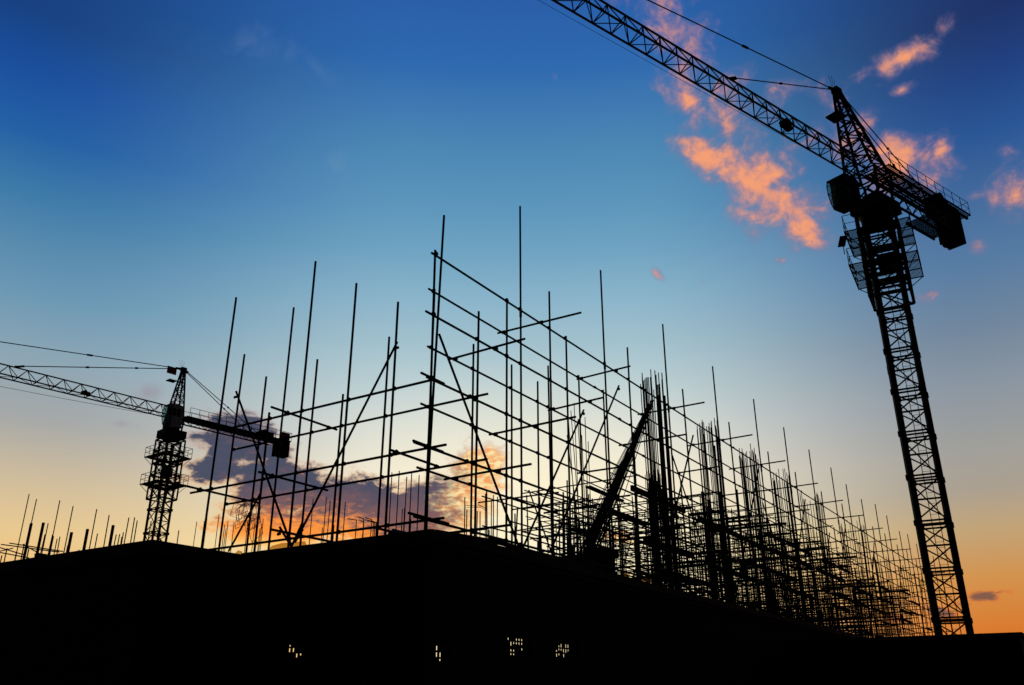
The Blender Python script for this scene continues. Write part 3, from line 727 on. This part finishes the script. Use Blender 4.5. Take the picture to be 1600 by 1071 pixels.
m = MB(); m.obox(P2(1.15, 0, 34.5), (P2(1, 0, 0)-P2(0, 0, 0))*.55, (P2(0, 1, 0)-P2(0, 0, 0))*.03, Vector((0, 0, .42))); m.build('sign_panel', 'red', c2)
m = MB(); m.obox(P2(-14.2, -.3, 30.1), (P2(1, 0, 0)-P2(0, 0, 0))*.55, (P2(0, 1, 0)-P2(0, 0, 0))*.3, Vector((0, 0, .42))); m.build('control_box', 'red', c2)
# ------------------------------------------------------------------ sky
W = bpy.data.worlds.new('World'); S.world = W; W.use_nodes = True
nt = W.node_tree; nd = nt.nodes; LK = nt.links; nd.clear()
def N(t, **k):
    o = nd.new(t)
    for a, b in k.items(): setattr(o, a, b)
    return o
def setin(node, i, v):
    if hasattr(v, 'is_output'): LK.new(v, node.inputs[i])
    elif v is not None: node.inputs[i].default_value = v
def math_(op, a, b=None, c=None, clamp=False):
    o = N('ShaderNodeMath', operation=op); o.use_clamp = clamp
    setin(o, 0, a); setin(o, 1, b); setin(o, 2, c); return o.outputs[0]
def mapr(v, a, b, c=0.0, d=1.0, smooth=True):
    o = N('ShaderNodeMapRange'); o.interpolation_type = 'SMOOTHSTEP' if smooth else 'LINEAR'
    setin(o, 0, v); setin(o, 1, a); setin(o, 2, b); setin(o, 3, c); setin(o, 4, d); return o.outputs[0]
def mix(f, a, b, mode='MIX'):
    o = N('ShaderNodeMix', data_type='RGBA', blend_type=mode); 
    setin(o, 0, f)
    for i, v in ((6, a), (7, b)):
        if isinstance(v, tuple) and len(v) == 3: v = lin(v)+(1,)
        setin(o, i, v)
    return o.outputs[2]
tc = N('ShaderNodeTexCoord'); D = tc.outputs['Generated']
sx = N('ShaderNodeSeparateXYZ'); LK.new(D, sx.inputs[0]); dx, dy, dz = sx.outputs
DEG = 180/math.pi
az = math_('MULTIPLY', math_('ARCTAN2', dx, dy), DEG)
el = math_('MULTIPLY', math_('ARCSINE', dz), DEG)
def azel(x, y):
    d = ray(x, y).normalized(); return math.degrees(math.atan2(d.x, d.y)), math.degrees(math.asin(d.z))
EM = 65.0
def ramp(stops):
    o = N('ShaderNodeValToRGB'); LK.new(math_('DIVIDE', el, EM), o.inputs[0]); cr = o.color_ramp
    st = sorted((max(0, e/EM), c) for e, c in stops)
    while len(cr.elements) < len(st): cr.elements.new(.5)
    for e, (p, c) in zip(cr.elements, st): e.position = p; e.color = lin(c)+(1,)
    return o.outputs[0]
def colstops(x, ys): return [(azel(x, y)[1], c) for y, c in ys]
mid = ramp([(0, (250, 215, 140)), (62, (20, 55, 125))]+colstops(660, [(0, (42, 97, 171)), (100, (47, 107, 178)), (250, (80, 141, 185)), (330, (96, 154, 192)), (400, (116, 168, 198)), (470, (142, 184, 206)), (540, (166, 197, 209)), (600, (190, 211, 215)), (680, (221, 226, 219)), (760, (248, 238, 215)), (850, (255, 240, 190)), (930, (255, 232, 170))]))
lef = ramp([(0, (235, 165, 90)), (62, (18, 46, 110)), (46, (22, 60, 128))]+colstops(20, [(0, (22, 65, 132)), (100, (25, 80, 160)), (200, (36, 98, 168)), (300, (64, 126, 172)), (450, (108, 154, 183)), (550, (142, 168, 183)), (650, (168, 171, 170)), (750, (212, 192, 158)), (830, (238, 204, 146)), (890, (246, 196, 125))]))
rig = ramp([(0, (215, 100, 30)), (62, (20, 36, 82)), (46, (29, 54, 112))]+colstops(1575, [(0, (30, 50, 104)), (100, (33, 66, 132)), (200, (42, 88, 152)), (400, (88, 126, 166)), (500, (114, 136, 160)), (600, (142, 153, 164)), (700, (164, 162, 156)), (760, (174, 162, 146)), (820, (196, 166, 122)), (900, (214, 148, 76)), (980, (220, 124, 45))]))
fl = mapr(dx, -.1, -.478); fr = mapr(dx, .12, .478)
sky = mix(fr, mix(fl, mid, lef), rig)
# the Nishita dusk sky underlies the graded bands
ns = N('ShaderNodeTexSky', sky_type='NISHITA'); ns.sun_disc = False; ns.sun_elevation = math.radians(3); ns.sun_rotation = math.radians(-1.5); ns.dust_density = 1.5; ns.ozone_density = 2
nsc = N('ShaderNodeVectorMath', operation='SCALE'); LK.new(ns.outputs[0], nsc.inputs[0]); nsc.inputs['Scale'].default_value = .06
sky = mix(.05, sky, nsc.outputs[0])
# warm glow round the hidden sun
ga, ge = azel(820, 850)
def gdist(a0, e0, sa, se):
    a = math_('DIVIDE', math_('SUBTRACT', az, a0), sa); b = math_('DIVIDE', math_('SUBTRACT', el, e0), se)
    return math_('SQRT', math_('ADD', math_('MULTIPLY', a, a), math_('MULTIPLY', b, b)))
glow = mapr(gdist(ga, ge, 20, 13), 1.0, 0.0, 0, .9)
sky = mix(glow, sky, (255, 243, 208))
# clouds: soft patches in direction space broken up by noise
cv = N('ShaderNodeCombineXYZ'); LK.new(az, cv.inputs[0]); LK.new(el, cv.inputs[1])
def noise(scale, detail, rough=.55, dist=0.0, sy=1.0, off=0.0):
    mp = N('ShaderNodeMapping'); mp.inputs['Scale'].default_value = (scale, scale*sy, 1); mp.inputs['Location'].default_value = (off, off*.7, off)
    LK.new(cv.outputs[0], mp.inputs[0])
    o = N('ShaderNodeTexNoise'); o.inputs['Scale'].default_value = 1; o.inputs['Detail'].default_value = detail; o.inputs['Roughness'].default_value = rough; o.inputs['Distortion'].default_value = dist
    LK.new(mp.outputs[0], o.inputs[0]); return o.outputs[0]
def patch(cx, cy, hx, hy, rot, gain=1.0):
    """soft elliptical patch: centre, half sizes and clockwise slope taken in degrees of sky"""
    a0, e0 = azel(cx, cy); c, s = math.cos(math.radians(rot)), math.sin(math.radians(rot))
    p1 = azel(cx+hx*c, cy+hx*s); p2 = azel(cx-hy*s, cy+hy*c)
    v1 = (p1[0]-a0, p1[1]-e0); v2 = (p2[0]-a0, p2[1]-e0)
    mp = N('ShaderNodeMapping', vector_type='TEXTURE')
    mp.inputs['Location'].default_value = (a0, e0, 0); mp.inputs['Rotation'].default_value = (0, 0, math.atan2(v1[1], v1[0]))
    mp.inputs['Scale'].default_value = (math.hypot(*v1), math.hypot(*v2), 1)
    LK.new(cv.outputs[0], mp.inputs[0])
    g_ = N('ShaderNodeTexGradient', gradient_type='SPHERICAL'); LK.new(mp.outputs[0], g_.inputs[0])
    return math_('MULTIPLY', g_.outputs[1], gain) if gain != 1.0 else g_.outputs[1]
def union(ps):
    r = ps[0]
    for p in ps[1:]: r = math_('MAXIMUM', r, p)
    return r
n1 = noise(.42, 8, .53, .6, 1.25, 3.1); n2 = noise(1.3, 6, .6, .3, 1.2, 9.7)
nn_ = math_('ADD', math_('MULTIPLY', math_('SUBTRACT', n1, .5), 1.9), math_('MULTIPLY', math_('SUBTRACT', n2, .5), .42))
pink = union([patch(1130, 180, 250, 110, 50, .62), patch(1330, 210, 170, 90, 20, .5), patch(1190, 295, 210, 92, 33, 1.0), patch(1100, 245, 75, 45, 15, 1.15), patch(1260, 360, 85, 42, 25, 1.0), patch(1080, 155, 110, 62, 45, .85), patch(1040, 40, 160, 85, 35, .68), patch(1140, 200, 100, 55, 40, .7), patch(1405, 255, 130, 72, -5, 1.0), patch(1470, 232, 50, 28, -30, .8),
              patch(1405, 92, 130, 34, -27, .8), patch(1475, 45, 40, 25, -50, .6), patch(1408, 142, 42, 17, -22, .8), patch(1588, 305, 72, 60, -10, 1.15), patch(1522, 306, 32, 16, -15, .7), patch(1572, 243, 30, 26, 10, .5),
              patch(1524, 386, 26, 22, 30, .62), patch(1025, 428, 26, 13, 45, .6), patch(1097, 441, 17, 13, 30, .55), patch(1452, 460, 45, 18, -15, .62), patch(1214, 406, 24, 11, 5, .66), patch(1235, 152, 65, 45, -10, .52), patch(872, 130, 26, 14, 60, .42), patch(1320, 225, 70, 50, 20, .75)])
pd = math_('ADD', math_('MULTIPLY', pink, 1.2), math_('MULTIPLY', nn_, .95))
pa = math_('MULTIPLY', mapr(pd, .22, 1.1), mapr(pink, 0, .14))
pcol = mix(mapr(math_('ADD', pd, math_('MULTIPLY', math_('SUBTRACT', n2, .5), .9)), .4, 1.25), (132, 118, 150), (248, 160, 114))
sky = mix(math_('MULTIPLY', pa, .96), sky, pcol)
# faint pale wisps high up
wisp2 = union([patch(232, 614, 45, 26, -10, .75), patch(190, 662, 55, 16, 10, .6)])
sky = mix(math_('MULTIPLY', mapr(math_('ADD', wisp2, math_('MULTIPLY', nn_, .6)), .2, .9, 0, .6), mapr(wisp2, 0, .3)), sky, (150, 140, 155))
wisp = union([patch(400, 70, 120, 50, 15, .5), patch(500, 110, 60, 22, 40, .5), patch(525, 265, 55, 45, -60, .5)])
wa_ = math_('MULTIPLY', mapr(math_('ADD', wisp, math_('MULTIPLY', nn_, .6)), .1, .9, 0, .2), mapr(wisp, 0, .25))
sky = mix(wa_, sky, (135, 165, 200))
# low bank near the sun
n3 = noise(.62, 9, .56, .5, 1.7, 21.3); n4 = noise(1.6, 6, .6, .4, 2.2, 33.0)
nb_ = math_('ADD', math_('MULTIPLY', math_('SUBTRACT', n3, .5), 1.3), math_('MULTIPLY', math_('SUBTRACT', n4, .5), .55))
bank = union([patch(375, 690, 120, 70, 20, 1.0), patch(340, 735, 90, 40, 10, .8), patch(440, 760, 130, 85, 15, 1.1), patch(560, 800, 190, 85, 8, 1.2), patch(680, 790, 130, 75, -5, 1.15), patch(745, 740, 75, 75, -40, .95), patch(765, 715, 55, 45, -20, .8), patch(430, 830, 170, 60, 5, .9), patch(620, 850, 200, 60, 0, .9),
              patch(340, 735, 110, 28, 8, .75), patch(275, 745, 60, 14, -8, .55), patch(965, 838, 60, 16, 8, .7), patch(1532, 932, 62, 16, -8, .62), patch(1500, 945, 60, 13, 0, .55), patch(1470, 955, 60, 24, 0, .68), patch(1400, 970, 70, 22, -6, .45)])
bd = math_('ADD', math_('MULTIPLY', bank, 1.2), math_('MULTIPLY', nb_, .95))
ba = math_('MULTIPLY', mapr(bd, .24, .66), mapr(bank, 0, .12))
# inside: blue grey tops, purple middle, fiery base; rim and the side towards the sun burn orange to gold
hgt = mapr(el, azel(560, 868)[1], azel(500, 760)[1])
fire = math_('ADD', math_('ADD', hgt, math_('MULTIPLY', math_('SUBTRACT', n4, .5), 1.5)), mapr(az, azel(540, 800)[0], azel(640, 800)[0], 0, .45))
dark_ = mix(math_('ADD', mapr(el, azel(560, 830)[1], azel(560, 740)[1]), math_('MULTIPLY', nb_, 1.1), clamp=True), (136, 96, 92), (76, 80, 100))
body = mix(mapr(fire, .2, .85), (255, 152, 64), dark_)
body = mix(mapr(el, azel(560, 835)[1], azel(560, 866)[1]), body, (255, 214, 125))
sunside = mapr(math_('ADD', az, math_('MULTIPLY', nb_, 5.0)), azel(672, 760)[0], azel(738, 760)[0])
body = mix(sunside, body, mix(mapr(n4, .35, .65), (240, 158, 92), (255, 232, 172)))
right = mapr(az, 15, 22)
body = mix(right, body, (132, 92, 76))
rim = mapr(bd, .68, .34)
rcol = mix(right, mix(mapr(el, azel(600, 800)[1], azel(600, 660)[1]), (255, 190, 110), (196, 166, 160)), (240, 130, 55))
sky = mix(ba, sky, mix(math_('MULTIPLY', rim, .85), body, rcol))
# dusk falloff behind the viewer and overhead, deepened to keep the silhouettes black
ch = math_('DIVIDE', dy, math_('SQRT', math_('ADD', math_('MULTIPLY', dx, dx), math_('ADD', math_('MULTIPLY', dy, dy), 1e-5))))
dusk = math_('MULTIPLY', mapr(ch, .82, .1, 1.0, .03), mapr(el, 47, 72, 1.0, .25))
below = mapr(el, -6, -.5, .02, 1.0)
bg = N('ShaderNodeBackground'); LK.new(sky, bg.inputs[0]); LK.new(math_('MULTIPLY', dusk, below), bg.inputs[1])
out = N('ShaderNodeOutputWorld'); LK.new(bg.outputs[0], out.inputs[0])
# ------------------------------------------------------------------ the low sun, almost gone behind the site
sd = bpy.data.lights.new('low_sun', 'SUN'); sd.energy = .15; sd.angle = math.radians(.5); sd.color = (1, .62, .34)
so = bpy.data.objects.new('low_sun', sd); COL.objects.link(so)
sv = Vector((math.sin(math.radians(-1.5))*math.cos(math.radians(3)), math.cos(math.radians(-1.5))*math.cos(math.radians(3)), math.sin(math.radians(3))))
so.rotation_euler = sv.to_track_quat('Z', 'Y').to_euler(); so.location = (0, 60, 60)
# ------------------------------------------------------------------ camera and view
cd = bpy.data.cameras.new('camera'); cam = bpy.data.objects.new('camera', cd); COL.objects.link(cam)
cam.location = (0, 0, EYE); cam.rotation_euler = (math.pi/2+PIT, 0, 0)
cd.sensor_width = 36; cd.lens = F*36/1600; cd.clip_end = 4000; cd.clip_start = .1
S.camera = cam
S.view_settings.view_transform = 'Standard'; S.view_settings.look = 'None'
S.view_settings.exposure = 0; S.view_settings.gamma = 1
